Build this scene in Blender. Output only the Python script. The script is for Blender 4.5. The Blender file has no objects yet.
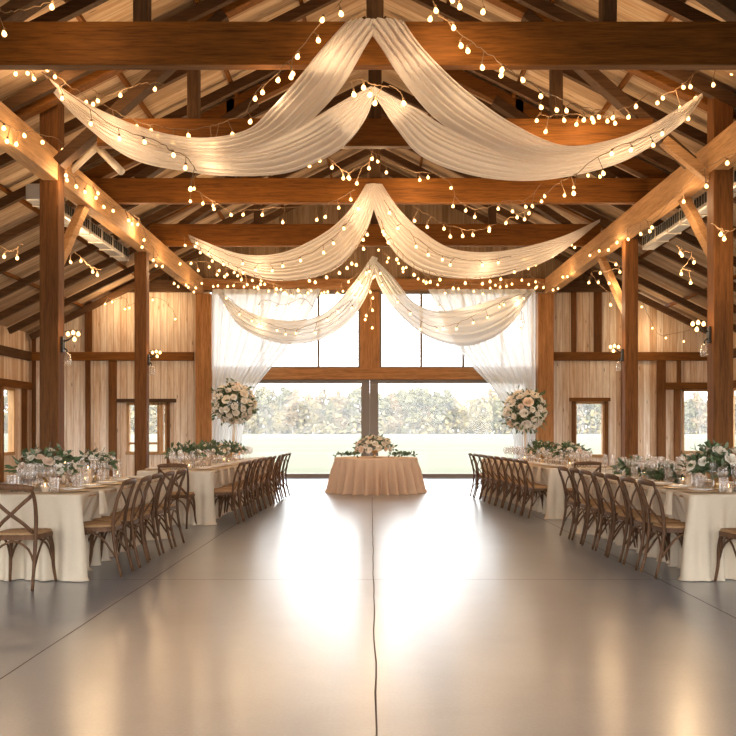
import bpy, bmesh, math, random
from mathutils import Vector, Matrix, noise
rng = random.Random(7)
PI = math.pi
F, CX, CY, CH = 900.0, 375.0, 431.0, 1.33
scene = bpy.context.scene
C = scene.collection

def at(x, y, d):
    return Vector(((x-CX)*d/F, d, CH-(y-CY)*d/F))

ORD = ['', 'first', 'second', 'third', 'fourth', 'fifth', 'sixth', 'seventh', 'eighth', 'ninth', 'tenth',
       'eleventh', 'twelfth', 'thirteenth', 'fourteenth', 'fifteenth', 'sixteenth', 'seventeenth', 'eighteenth', 'nineteenth', 'twentieth',
       'twenty-first', 'twenty-second']

# ------------------------------------------------------------------ materials
class NT:
    def __init__(s, name):
        s.m = bpy.data.materials.new(name); s.m.use_nodes = True
        s.t = s.m.node_tree; s.t.nodes.clear()
        s.out = s.t.nodes.new('ShaderNodeOutputMaterial')
    def n(s, ty, **kw):
        nd = s.t.nodes.new(ty)
        for k, v in kw.items(): setattr(nd, k, v)
        return nd
    def l(s, a, b): s.t.links.new(a, b)
    def math(s, op, a, b=None, c=None):
        nd = s.n('ShaderNodeMath', operation=op)
        for i, v in enumerate((a, b, c)):
            if v is None: continue
            if isinstance(v, (int, float)): nd.inputs[i].default_value = v
            else: s.l(v, nd.inputs[i])
        return nd.outputs[0]
    def ramp(s, fac, stops, interp='LINEAR'):
        nd = s.n('ShaderNodeValToRGB'); cr = nd.color_ramp; cr.interpolation = interp
        while len(cr.elements) < len(stops): cr.elements.new(0.5)
        for e, (p, c) in zip(cr.elements, stops):
            e.position = p; e.color = (*c, 1)
        s.l(fac, nd.inputs[0]); return nd.outputs[0]
    def mix(s, fac, a, b, mode='MIX'):
        nd = s.n('ShaderNodeMix', data_type='RGBA', blend_type=mode)
        for i, v in ((0, fac), (6, a), (7, b)):
            if isinstance(v, (int, float)): nd.inputs[i].default_value = v
            elif isinstance(v, tuple): nd.inputs[i].default_value = (*v, 1)
            else: s.l(v, nd.inputs[i])
        return nd.outputs[2]
    def noise(s, vec, scale, detail=4, rough=.6, dist=0):
        nd = s.n('ShaderNodeTexNoise'); nd.inputs['Scale'].default_value = scale
        nd.inputs['Detail'].default_value = detail; nd.inputs['Roughness'].default_value = rough
        nd.inputs['Distortion'].default_value = dist
        if vec is not None: s.l(vec, nd.inputs['Vector'])
        return nd.outputs['Fac']
    def bsdf(s, col, rough=.6, spec=.4, metal=0, bump=None, bstr=.3, bdist=.01, **kw):
        b = s.n('ShaderNodeBsdfPrincipled')
        if isinstance(col, tuple): b.inputs['Base Color'].default_value = (*col, 1)
        else: s.l(col, b.inputs['Base Color'])
        if isinstance(rough, (int, float)): b.inputs['Roughness'].default_value = rough
        else: s.l(rough, b.inputs['Roughness'])
        b.inputs['Specular IOR Level'].default_value = spec
        b.inputs['Metallic'].default_value = metal
        for k, v in kw.items(): b.inputs[k.replace('_', ' ')].default_value = v
        if bump is not None:
            bp = s.n('ShaderNodeBump'); bp.inputs['Strength'].default_value = bstr; bp.inputs['Distance'].default_value = bdist
            s.l(bump, bp.inputs['Height']); s.l(bp.outputs[0], b.inputs['Normal'])
        return b.outputs[0]
    def done(s, sh): s.l(sh, s.out.inputs['Surface']); return s.m
    def objcoord(s, scale):
        tc = s.n('ShaderNodeTexCoord'); mp = s.n('ShaderNodeMapping'); mp.inputs['Scale'].default_value = scale
        s.l(tc.outputs['Object'], mp.inputs['Vector'])
        oi = s.n('ShaderNodeObjectInfo')
        v = s.n('ShaderNodeVectorMath', operation='ADD'); s.l(mp.outputs[0], v.inputs[0])
        cb = s.n('ShaderNodeCombineXYZ'); r = s.math('MULTIPLY', oi.outputs['Random'], 37.0)
        for i in range(3): s.l(r, cb.inputs[i])
        s.l(cb.outputs[0], v.inputs[1])
        return v.outputs[0], oi.outputs['Random']

def wood(name, axis, dark, light, rough=.68, grain=9, along=.5):
    t = NT(name); sc = [grain, grain, grain]; sc['xyz'.index(axis)] = along
    v, rnd = t.objcoord(sc)
    g = t.noise(v, 1.6, 6, .62, .6)
    c = t.ramp(g, [(.28, dark), (.5, tuple((a+b)/2 for a, b in zip(dark, light))), (.72, light)])
    fine = t.noise(v, 7, 3, .6)
    c = t.mix(.35, c, t.ramp(fine, [(.35, tuple(x*.6 for x in dark)), (.6, light)]))
    hs = t.n('ShaderNodeHueSaturation'); t.l(c, hs.inputs['Color'])
    t.l(t.math('ADD', t.math('MULTIPLY', rnd, .35), .82), hs.inputs['Value'])
    return t.done(t.bsdf(hs.outputs[0], rough, .2, bump=fine, bstr=.25, bdist=.006))

def boards(name, across, along, width, cols, gap=(.36, .23, .14), rough=.7, knots=True):
    t = NT(name); ge = t.n('ShaderNodeNewGeometry'); sp = t.n('ShaderNodeSeparateXYZ'); t.l(ge.outputs['Position'], sp.inputs[0])
    a = t.math('ADD', t.math('DIVIDE', sp.outputs[across], width), 100)
    idx = t.math('FLOOR', a); fr = t.math('FRACT', a)
    wn = t.n('ShaderNodeTexWhiteNoise', noise_dimensions='1D'); t.l(idx, wn.inputs['W'])
    n = len(cols); base = t.ramp(wn.outputs['Value'], [(i/n, c) for i, c in enumerate(cols)], 'CONSTANT')
    cb = t.n('ShaderNodeCombineXYZ')
    for i, ax in enumerate('XYZ'):
        k = 1.1 if ax in along else 16
        t.l(t.math('ADD', t.math('MULTIPLY', sp.outputs[ax], k), t.math('MULTIPLY', wn.outputs['Value'], 50)), cb.inputs[i])
    g = t.noise(cb.outputs[0], 1.0, 6, .65, .5)
    c = t.mix(t.ramp(g, [(.36, (0, 0, 0)), (.72, (.9, .9, .9))]), base, t.mix(1, base, (.62, .42, .26), 'MULTIPLY'))
    if knots:
        cb2 = t.n('ShaderNodeCombineXYZ')
        for i, ax in enumerate('XYZ'):
            t.l(t.math('MULTIPLY', sp.outputs[ax], 1.5 if ax in along else 7), cb2.inputs[i])
        vo = t.n('ShaderNodeTexVoronoi'); vo.inputs['Scale'].default_value = 1.0; t.l(cb2.outputs[0], vo.inputs['Vector'])
        c = t.mix(t.ramp(vo.outputs['Distance'], [(.05, (.75, .75, .75)), (.13, (0, 0, 0))]), c, (.16, .08, .035))
    edge = t.math('MINIMUM', fr, t.math('SUBTRACT', 1.0, fr))
    gm = t.ramp(edge, [(.015, (1, 1, 1)), (.04, (0, 0, 0))])
    c = t.mix(gm, c, gap)
    return t.done(t.bsdf(c, rough, .25, bump=t.ramp(edge, [(0, (0, 0, 0)), (.06, (1, 1, 1))]), bstr=.5, bdist=.012))

def plain(name, col, rough=.6, spec=.4, metal=0, nscale=0, var=.15, **kw):
    t = NT(name)
    if nscale:
        v, rnd = t.objcoord((1, 1, 1)); g = t.noise(v, nscale, 4)
        col = t.ramp(g, [(.3, tuple(x*(1-var) for x in col)), (.7, tuple(min(1, x*(1+var)) for x in col))])
        return t.done(t.bsdf(col, rough, spec, metal, bump=g, bstr=.1, **kw))
    return t.done(t.bsdf(col, rough, spec, metal, **kw))

def cloth(name, col, transp=0.0, transl=.3, weave=260, col2=None):
    t = NT(name); v, r = t.objcoord((1, 1, 1)); g = t.noise(v, weave, 2)
    c2 = tuple(x*.88 for x in col)
    c = t.ramp(g, [(.35, c2), (.65, col)])
    d = t.n('ShaderNodeBsdfDiffuse'); tr = t.n('ShaderNodeBsdfTranslucent'); t.l(c, d.inputs[0]); t.l(c, tr.inputs[0])
    m = t.n('ShaderNodeMixShader'); m.inputs[0].default_value = transl; t.l(d.outputs[0], m.inputs[1]); t.l(tr.outputs[0], m.inputs[2])
    sh = m.outputs[0]
    if transp:
        lw = t.n('ShaderNodeLayerWeight'); lw.inputs[0].default_value = .35       # a weave looks denser where it turns edge-on
        f = t.math('MULTIPLY', t.math('SUBTRACT', 1.0, lw.outputs['Facing']), transp)
        tp = t.n('ShaderNodeBsdfTransparent'); m2 = t.n('ShaderNodeMixShader')
        t.l(f, m2.inputs[0]); t.l(sh, m2.inputs[1]); t.l(tp.outputs[0], m2.inputs[2]); sh = m2.outputs[0]
    return t.done(sh)

def thin_glass(name, tint=(.97, .98, .98), k=1.0, base=.03):
    t = NT(name); fr = t.n('ShaderNodeFresnel'); fr.inputs[0].default_value = 1.5
    tp = t.n('ShaderNodeBsdfTransparent'); tp.inputs[0].default_value = (*tint, 1)
    gl = t.n('ShaderNodeBsdfGlossy'); gl.inputs['Roughness'].default_value = .02
    m = t.n('ShaderNodeMixShader'); t.l(t.math('ADD', t.math('MULTIPLY', fr.outputs[0], k), base), m.inputs[0])
    t.l(tp.outputs[0], m.inputs[1]); t.l(gl.outputs[0], m.inputs[2])
    return t.done(m.outputs[0])

def table_glass(name):
    t = NT(name); fr = t.n('ShaderNodeFresnel'); fr.inputs[0].default_value = 1.5
    tp = t.n('ShaderNodeBsdfTransparent'); tp.inputs[0].default_value = (.97, .96, .955, 1)
    tl = t.n('ShaderNodeBsdfTranslucent'); tl.inputs[0].default_value = (.95, .92, .9, 1)
    gl = t.n('ShaderNodeBsdfGlossy'); gl.inputs['Roughness'].default_value = .08
    m = t.n('ShaderNodeMixShader'); m.inputs[0].default_value = .24; t.l(tp.outputs[0], m.inputs[1]); t.l(tl.outputs[0], m.inputs[2])
    m2 = t.n('ShaderNodeMixShader'); t.l(t.math('ADD', t.math('MULTIPLY', fr.outputs[0], .45), .02), m2.inputs[0]); t.l(m.outputs[0], m2.inputs[1]); t.l(gl.outputs[0], m2.inputs[2])
    return t.done(m2.outputs[0])
def emit(name, col, strength):
    t = NT(name); e = t.n('ShaderNodeEmission'); e.inputs[0].default_value = (*col, 1); e.inputs[1].default_value = strength
    m = t.done(e.outputs[0])
    try: m.cycles.emission_sampling = 'NONE'
    except Exception: pass
    return m

def petal_mat(name, col, col2):
    t = NT(name); v, r = t.objcoord((1, 1, 1))
    c = t.mix(t.noise(v, 30, 2), col, col2)
    d = t.n('ShaderNodeBsdfDiffuse'); tr = t.n('ShaderNodeBsdfTranslucent'); t.l(c, d.inputs[0]); t.l(c, tr.inputs[0])
    m = t.n('ShaderNodeMixShader'); m.inputs[0].default_value = .3; t.l(d.outputs[0], m.inputs[1]); t.l(tr.outputs[0], m.inputs[2])
    return t.done(m.outputs[0])

def concrete(name):
    t = NT(name); ge = t.n('ShaderNodeNewGeometry'); p = ge.outputs['Position']
    n1 = t.noise(p, .55, 6, .6, .4); n2 = t.noise(p, 5, 5, .65); n3 = t.noise(p, 60, 3)
    c = t.ramp(n1, [(.3, (.145, .170, .210)), (.5, (.19, .218, .265)), (.72, (.235, .268, .32))])
    c = t.mix(.08, c, t.ramp(n2, [(.3, (.14, .16, .19)), (.7, (.27, .30, .35))]))
    c = t.mix(.12, c, t.ramp(n3, [(.3, (.12, .11, .1)), (.7, (.42, .41, .4))]))
    r = t.ramp(n2, [(.2, (.25, .25, .25)), (.8, (.31, .31, .31))])
    # trowel marks run across the hall
    sp = t.n('ShaderNodeSeparateXYZ'); t.l(p, sp.inputs[0]); cb = t.n('ShaderNodeCombineXYZ')
    t.l(t.math('MULTIPLY', sp.outputs[0], .5), cb.inputs[0]); t.l(t.math('MULTIPLY', sp.outputs[1], 4), cb.inputs[1])
    w = t.noise(cb.outputs[0], 1.2, 4, .6, .3)
    return t.done(t.bsdf(c, .29, 1.0, Coat_Weight=.4, Coat_Roughness=.19))

M = {}
BD, BL = (.075, .025, .004), (.25, .092, .014)
for ax in 'xyz':
    M['beam_'+ax] = wood('stained_timber_'+ax, ax, BD, BL)
    if ax == 'z': M['beam_z'] = wood('backlit_post_timber', ax, (.07, .024, .005), (.21, .082, .020))  # darker upright timber: backlit shade of the posts put into the colour
    M['orange_'+ax] = wood('orange_timber_'+ax, ax, (.17, .068, .018), (.46, .21, .075))
    M['rafter_'+ax] = wood('dark_timber_'+ax, ax, (.05, .024, .010), (.13, .065, .028))
    M['plate_'+ax] = wood('pale_timber_'+ax, ax, (.33, .16, .06), (.62, .36, .17))
WB = [(.84, .71, .56), (.73, .56, .40), (.88, .77, .64), (.62, .44, .29), (.80, .66, .51), (.86, .74, .60), (.75, .58, .42)]
M['boards_x'] = boards('whitewashed_boards_back', 'X', 'Z', .19, WB)
M['boards_y'] = boards('whitewashed_boards_side', 'Y', 'Z', .19, WB)
RB = [(.62, .47, .31), (.53, .39, .25), (.68, .52, .36), (.46, .33, .21), (.59, .44, .285)]
M['ceiling'] = boards('weathered_roof_boards', 'Y', 'XZ', .21, RB, rough=.85)
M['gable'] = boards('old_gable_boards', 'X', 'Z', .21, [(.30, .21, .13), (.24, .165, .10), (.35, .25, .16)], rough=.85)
M['floor'] = concrete('polished_concrete')
M['joint'] = plain('saw_cut_joint', (.10, .075, .065), .9)
M['sheer'] = cloth('ivory_sheer_fabric', (.97, .91, .86), .16, .55, 180)
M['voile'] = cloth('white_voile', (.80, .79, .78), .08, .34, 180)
M['linen'] = cloth('cream_linen', (.76, .64, .49), 0, .12, 320)
M['peach_linen'] = cloth('peach_linen', (.76, .54, .38), 0, .15, 320)
M['napkin'] = cloth('beige_napkin_linen', (.80, .66, .50), 0, .12, 320)
M['chair'] = wood('walnut_stained_beech', 'z', (.065, .030, .015), (.17, .083, .038), .5, 14, 1.5)
M['rush'] = plain('woven_rush', (.36, .22, .11), .75, .2, 0, 90, .35)
M['frame'] = plain('bronze_frame', (.16, .12, .09), .45, .4)
M['metal'] = plain('galvanised_steel', (.55, .53, .50), .38, .5, .7, 3, .1)
M['iron'] = plain('black_iron', (.03, .025, .02), .5, .4, .4)
M['pale_steel'] = plain('painted_pale_steel', (.75, .66, .55), .5)
M['gold'] = plain('brushed_gold', (.72, .50, .25), .3, .5, .9)
M['charger'] = plain('gold_rimmed_tan_charger', (.60, .42, .25), .35, .5, .2)
M['china'] = plain('white_china', (.85, .80, .74), .25, .5)
M['glass'] = table_glass('clear_glassware')
M['pane'] = thin_glass('window_glass', (.97, .98, .98), .25, .0)
M['wax'] = plain('ivory_wax', (.86, .68, .48), .5, .3)
M['flame'] = emit('candle_flame', (1, .6, .22), 9)
M['bulb'] = emit('warm_filament_bulb', (1, .56, .19), 5)
M['wire'] = plain('twisted_cord', (.20, .12, .06), .7)
M['leaf'] = plain('deep_green_leaf', (.075, .115, .045), .5, .35, 0, 14, .4)
M['leaf2'] = plain('sage_leaf', (.17, .20, .12), .6, .3, 0, 14, .35)
M['petal'] = petal_mat('ivory_petal', (.90, .82, .70), (.93, .88, .80))
M['petal_p'] = petal_mat('blush_petal', (.88, .66, .50), (.92, .80, .68))
M['stem'] = plain('gold_stand', (.70, .52, .32), .35, .5, .6)
M['trunk'] = plain('grey_bark', (.30, .25, .20), .9)
M['crown_y'] = plain('spring_yellow_foliage', (.235, .175, .075), .9, .1, 0, .6, .3)
M['crown_o'] = plain('rusty_foliage', (.26, .175, .09), .9, .1, 0, .6, .3)
M['crown_g'] = plain('soft_green_foliage', (.165, .145, .07), .9, .1, 0, .6, .3)
def grass_mat():
    t = NT('meadow_grass'); ge = t.n('ShaderNodeNewGeometry'); sp = t.n('ShaderNodeSeparateXYZ'); t.l(ge.outputs['Position'], sp.inputs[0])
    cb = t.n('ShaderNodeCombineXYZ'); t.l(t.math('MULTIPLY', sp.outputs[0], .3), cb.inputs[0]); t.l(sp.outputs[1], cb.inputs[1])
    n = t.noise(cb.outputs[0], .06, 5, .6)
    return t.done(t.bsdf(t.ramp(n, [(.3, (.11, .108, .068)), (.5, (.135, .128, .086)), (.7, (.16, .15, .105))]), .95, .1))
M['grass'] = grass_mat()

# ------------------------------------------------------------------ mesh helpers
class MB:
    def __init__(s): s.v, s.f, s.mi, s.cur = [], [], [], 0
    def add(s, vs, fs):
        b = len(s.v); s.v += [tuple(v) for v in vs]
        for f in fs: s.f.append(tuple(b+i for i in f)); s.mi.append(s.cur)
        return s
    def box(s, c, sz, rot=None):
        x, y, z = (k/2 for k in sz); vs = [Vector((a*x, b*y, d*z)) for d in (-1, 1) for b in (-1, 1) for a in (-1, 1)]
        if rot: vs = [rot @ v for v in vs]
        c = Vector(c)
        return s.add([c+v for v in vs], [(0, 2, 3, 1), (4, 5, 7, 6), (0, 1, 5, 4), (2, 6, 7, 3), (0, 4, 6, 2), (1, 3, 7, 5)])
    def bar(s, p0, p1, w, h, up=(0, 0, 1)):
        p0, p1 = Vector(p0), Vector(p1); d = (p1-p0); L = d.length; d.normalize()
        sx = d.cross(Vector(up))
        if sx.length < 1e-4: sx = d.cross(Vector((0, 1, 0)))
        sx.normalize(); u = sx.cross(d).normalized()
        vs = []
        for p in (p0, p1):
            for a, b in ((-1, -1), (1, -1), (1, 1), (-1, 1)): vs.append(p+sx*a*w/2+u*b*h/2)
        return s.add(vs, [(3, 2, 1, 0), (4, 5, 6, 7), (0, 1, 5, 4), (1, 2, 6, 5), (2, 3, 7, 6), (3, 0, 4, 7)])
    def tube(s, pts, r, n=6, flat=None, up=(0, 0, 1)):
        pts = [Vector(p) for p in pts]; m = len(pts); vs = []; fs = []
        ref = None
        for i, p in enumerate(pts):
            d = (pts[min(i+1, m-1)]-pts[max(i-1, 0)]).normalized()
            if ref is None:
                ref = d.cross(Vector(up))
                if ref.length < 1e-3: ref = d.cross(Vector((1, 0, 0)))
            a = (ref - d*ref.dot(d)).normalized(); ref = a; b = d.cross(a)
            rr = r[i] if isinstance(r, (list, tuple)) else r
            r2 = rr*(flat if flat else 1)
            for k in range(n):
                t = 2*PI*k/n; vs.append(p+a*math.cos(t)*rr+b*math.sin(t)*r2)
        for i in range(m-1):
            for k in range(n):
                fs.append((i*n+k, i*n+(k+1) % n, (i+1)*n+(k+1) % n, (i+1)*n+k))
        fs.append(tuple(range(n-1, -1, -1))); fs.append(tuple((m-1)*n+k for k in range(n)))
        return s.add(vs, fs)
    def lathe(s, prof, n=16, c=(0, 0, 0)):
        vs = []; fs = []; m = len(prof)
        for r, z in prof:
            for k in range(n):
                t = 2*PI*k/n; vs.append((c[0]+r*math.cos(t), c[1]+r*math.sin(t), c[2]+z))
        for i in range(m-1):
            for k in range(n): fs.append((i*n+k, i*n+(k+1) % n, (i+1)*n+(k+1) % n, (i+1)*n+k))
        return s.add(vs, fs)
    def grid(s, fn, nu, nv, close=False):
        vs = [fn(i/nu, j/nv) for i in range(nu+(0 if close else 1)) for j in range(nv+1)]
        fs = []; w = nv+1; tot = nu if close else nu+1
        for i in range(nu):
            for j in range(nv):
                a = i*w+j; b = ((i+1) % tot)*w+j; fs.append((a, b, b+1, a+1))
        return s.add(vs, fs)
    def mesh(s, name, mats, smooth=False):
        me = bpy.data.meshes.new(name); me.from_pydata(s.v, [], s.f)
        for m in (mats if isinstance(mats, (list, tuple)) else [mats]): me.materials.append(m)
        for p, i in zip(me.polygons, s.mi): p.material_index = i; p.use_smooth = smooth
        me.update(); return me
    def obj(s, name, mats, parent=None, loc=(0, 0, 0), rz=0, smooth=False, bevel=0):
        return link(name, s.mesh(name, mats, smooth), parent, loc, rz, bevel)

def link(name, data, parent=None, loc=(0, 0, 0), rz=0, bevel=0):
    o = bpy.data.objects.new(name, data); C.objects.link(o); o.parent = parent
    o.location = loc; o.rotation_euler = (0, 0, rz)
    if bevel:
        b = o.modifiers.new('bevel', 'BEVEL'); b.width = bevel; b.segments = 2; b.limit_method = 'ANGLE'
    return o
def tag(o, label, cat, group=None, kind=None):
    o['label'] = label; o['category'] = cat
    if group: o['group'] = group
    if kind: o['kind'] = kind
    return o
def empty(name, label, cat, loc=(0, 0, 0), rz=0, group=None):
    return tag(link(name, None, None, loc, rz), label, cat, group)
def struct(o, label=None, cat=None):
    o['kind'] = 'structure'
    if label: o['label'] = label
    if cat: o['category'] = cat
    return o
def copy_tree(o, parent=None):
    c = o.copy(); C.objects.link(c); c.parent = parent
    for ch in list(o.children): copy_tree(ch, c)
    return c
def timber(name, p0, p1, w, h, mat, label, cat, group=None, up=(0, 0, 1), bevel=.012):
    p0, p1 = Vector(p0), Vector(p1); c = (p0+p1)/2
    o = MB().bar(p0-c, p1-c, w, h, up).obj(name, M[mat], None, c, 0, False, bevel)
    return tag(o, label, cat, group)
def crom(pts, t):
    n = len(pts)-1; f = min(max(t, 0), 1)*n; i = min(int(f), n-1); u = f-i
    P = [pts[max(i-1, 0)], pts[i], pts[i+1], pts[min(i+2, n)]]
    return [.5*((2*b)+(-a+c)*u+(2*a-5*b+4*c-d)*u*u+(-a+3*b-3*c+d)*u**3) for a, b, c, d in zip(*P)]

# ------------------------------------------------------------------ shell
HW, EAVE, SL = 9.8, 4.1, .5
YB, YF = 25.5, -6.0
def roof(x): return EAVE+SL*(HW-abs(x))
fl = MB().box((0, (YB+YF)/2, -.1), (2*HW+.3, YB-YF+.3, .2)).obj('floor', M['floor']); struct(fl, 'polished grey concrete barn floor', 'floor')
cl = MB()
for s in (-1, 1):
    e = HW+.5
    a = [Vector((s*e, YF-.2, roof(e))), Vector((s*e, YB+.3, roof(e))), Vector((0, YB+.3, roof(0))), Vector((0, YF-.2, roof(0)))]
    up = Vector((0, 0, .12))
    cl.add(a+[p+up for p in a], [(0, 1, 2, 3), (7, 6, 5, 4), (0, 4, 5, 1), (1, 5, 6, 2), (2, 6, 7, 3), (3, 7, 4, 0)])
struct(cl.obj('ceiling', M['ceiling']), 'weathered plank underside of the gabled roof', 'ceiling')

def holes_wall(name, axis, pos, u0, u1, topf, holes, mat, th, label):
    b = MB(); us = sorted({u0, u1, *[h[i] for h in holes for i in (0, 1)], *([0.0] if u0 < 0 < u1 and axis == 'x' else [])})
    def quad(a, c, za0, za1, zc0, zc1):
        def P(u, z, k): return (u, pos+k*th, z) if axis == 'x' else (pos+k*th, u, z)
        vs = [P(a, za0, 0), P(c, zc0, 0), P(c, zc1, 0), P(a, za1, 0), P(a, za0, 1), P(c, zc0, 1), P(c, zc1, 1), P(a, za1, 1)]
        b.add(vs, [(0, 1, 2, 3), (5, 4, 7, 6), (0, 4, 5, 1), (1, 5, 6, 2), (2, 6, 7, 3), (3, 7, 4, 0)])
    for a, c in zip(us[:-1], us[1:]):
        m = (a+c)/2; z = 0.0
        for h in sorted([h for h in holes if h[0] < m < h[1]], key=lambda h: h[2]):
            if h[2] > z: quad(a, c, z, h[2], z, h[2])
            z = h[3]
        quad(a, c, z, topf(a), z, topf(c))
    return struct(b.obj(name, M[mat]), label, 'wall')

OPN = (-4.7, 4.55, 0.0, 5.27)
wins = [(-7.0, -6.13, .70, 2.12), (-6.05, -5.92, .70, 2.12), (5.67, 6.48, .62, 2.15), (8.72, 9.55, .72, 2.50)]
holes_wall('wall_back', 'x', YB, -HW, HW, lambda u: min(roof(u), 5.45), [OPN]+wins, 'boards_x', .15, 'back wall of whitewashed vertical boards')
gb = MB(); xk = HW-(5.4-EAVE)/SL
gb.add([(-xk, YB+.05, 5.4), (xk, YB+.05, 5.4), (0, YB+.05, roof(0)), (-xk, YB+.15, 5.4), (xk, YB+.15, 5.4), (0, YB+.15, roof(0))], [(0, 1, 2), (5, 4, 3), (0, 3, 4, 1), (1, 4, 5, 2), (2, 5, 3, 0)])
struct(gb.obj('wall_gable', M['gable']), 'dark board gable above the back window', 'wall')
for s, nm in ((-1, 'left'), (1, 'right')):
    hl = [(21.8, 23.3, .72, 2.48), (23.55, 24.4, .72, 2.48)] if s < 0 else [(21.8, 23.2, .72, 2.48), (23.4, 24.9, .72, 2.48)]
    hl += [(2+5*k, 4+5*k, .8, 2.6) for k in range(4)]
    holes_wall('wall_'+nm, 'y', s*HW + (0 if s > 0 else -.15), YF, YB, lambda u: EAVE, hl, 'boards_y', .15, f'{nm} side wall of whitewashed vertical boards')
holes_wall('wall_front', 'x', YF-.15, -HW, HW, roof, [(-8, 8, 0, 5.0)], 'boards_x', .15, 'unseen front wall, wide open barn doorway sized to let daylight in')  # out of view behind the camera; opening sized to feed daylight into the hall

# windows
def window(i, axis, pos, u0, u1, z0, z1, mids=(), rails=(), label=''):
    w = struct(link(f'window_{i}', None), label, 'window')
    def P(u, d, z): return (u, pos+d, z) if axis == 'x' else (pos+d, u, z)
    def B(b, ua, ub, za, zb, d0=-.03, d1=.13):
        c = P((ua+ub)/2, (d0+d1)/2, (za+zb)/2); sz = (ub-ua, d1-d0, zb-za) if axis == 'x' else (d1-d0, ub-ua, zb-za); b.box(c, sz)
    f = MB(); t = .035
    B(f, u0-.03, u0+t, z0, z1); B(f, u1-t, u1+.03, z0, z1); B(f, u0-.03, u1+.03, z1-.05, z1+.03); B(f, u0-.05, u1+.05, z0-.04, z0+.05, -.08, .13)
    for m in mids: B(f, m-.03, m+.03, z0, z1, 0, .1)
    for m in rails: B(f, u0, u1, m-.03, m+.03, 0, .1)
    f.obj('window_frame', M['plate_z'], w)
    p = MB(); B(p, u0+.02, u1-.02, z0+.02, z1-.02, .06, .066); p.obj('pane', M['pane'], w)
    return w
window(1, 'x', YB, *wins[0], (), (.98,), 'window behind the left inner post, on the back wall')
window(2, 'x', YB, *wins[1], (), (), 'narrow slit window on the left of the back wall')
window(3, 'x', YB, *wins[2], (), (), 'small window right of the big glass doors')
window(4, 'x', YB, *wins[3], (), (), 'taller window at the right end of the back wall')
k = 5
for s, nm in ((-1, 'left'), (1, 'right')):
    for (a, b) in ([(21.8, 23.3), (23.55, 24.4)] if s < 0 else [(21.8, 23.2), (23.4, 24.9)]):
        window(k, 'y', s*HW-(.1 if s < 0 else 0), a, b, .72, 2.48, (), (), f'window in the {nm} side wall, {"nearer" if a < 23 else "farther"} of two'); k += 1

# trims on the back and side walls
tn = [0]
def trim(p0, p1, w, h, mat, up=(0, 0, 1)):
    tn[0] += 1
    p0, p1 = Vector(p0), Vector(p1); c = (p0+p1)/2
    return struct(MB().bar(p0-c, p1-c, w, h, up).obj(f'trim_{tn[0]}', M[mat], None, c, 0, False, .006))
yb = YB-.05
for xa, xb in ((-HW, -5.12), (4.98, HW)): trim((xa, yb, 3.44), (xb, yb, 3.44), .1, .24, 'beam_x')
trim((-7.55, yb-.05, 5.42), (-5.12, yb-.05, 5.42), .2, .33, 'rafter_x'); trim((4.98, yb-.05, 5.42), (7.55, yb-.05, 5.42), .2, .33, 'rafter_x')
trim((-7.3, yb, 2.19), (-5.63, yb, 2.19), .12, .1, 'rafter_x')
trim((5.5, yb, 2.22), (6.65, yb, 2.22), .12, .1, 'beam_x')
trim((8.2, yb, 2.6), (HW, yb, 2.6), .12, .2, 'beam_x')
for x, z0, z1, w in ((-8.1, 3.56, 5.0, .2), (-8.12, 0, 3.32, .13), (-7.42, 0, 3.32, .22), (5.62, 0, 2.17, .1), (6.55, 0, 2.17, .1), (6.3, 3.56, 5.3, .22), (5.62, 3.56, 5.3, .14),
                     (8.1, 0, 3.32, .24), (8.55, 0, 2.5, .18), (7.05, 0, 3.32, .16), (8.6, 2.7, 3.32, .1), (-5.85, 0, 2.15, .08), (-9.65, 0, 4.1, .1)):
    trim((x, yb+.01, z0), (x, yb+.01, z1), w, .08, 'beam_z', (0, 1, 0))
for s in (-1, 1):
    xw = s*(HW-.05)
    trim((xw, YF, 3.44), (xw, YB, 3.44), .1, .24, 'rafter_y'); trim((xw, 20.5, 2.6), (xw, YB, 2.6), .1, .2, 'beam_y')
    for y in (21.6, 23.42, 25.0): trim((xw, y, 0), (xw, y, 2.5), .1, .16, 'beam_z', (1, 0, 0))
# floor joints
def joint(p0, p1, label):
    p0, p1 = Vector(p0), Vector(p1); L = (p1-p0).length; n = 60; pts = []
    d = (p1-p0).normalized(); s = Vector((d.y, -d.x, 0))
    vs = []; fs = []
    for i in range(n+1):
        q = p0+d*L*i/n+s*(noise.noise(Vector((i*.35, p0.x, 1)))*.012); w = .0045+.002*noise.noise(Vector((i*.9, 3, 2)))
        vs += [q-s*w+Vector((0, 0, .0015)), q+s*w+Vector((0, 0, .0015))]
    fs = [(2*i, 2*i+1, 2*i+3, 2*i+2) for i in range(n)]
    tn[0] += 1; struct(MB().add(vs, fs).obj(f'trim_{tn[0]}', M['joint']), label, 'trim')
joint((.022, .5, 0), (-.06, 18, 0), 'dark joint line down the middle of the floor')
joint((-2.02, .5, 0), (-1.95, 25, 0), 'floor joint on the left')
joint((2.6, .5, 0), (2.45, 25, 0), 'floor joint on the right')
joint((-9.5, 8.05, 0), (9.5, 8.05, 0), 'floor joint across the hall')

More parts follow.
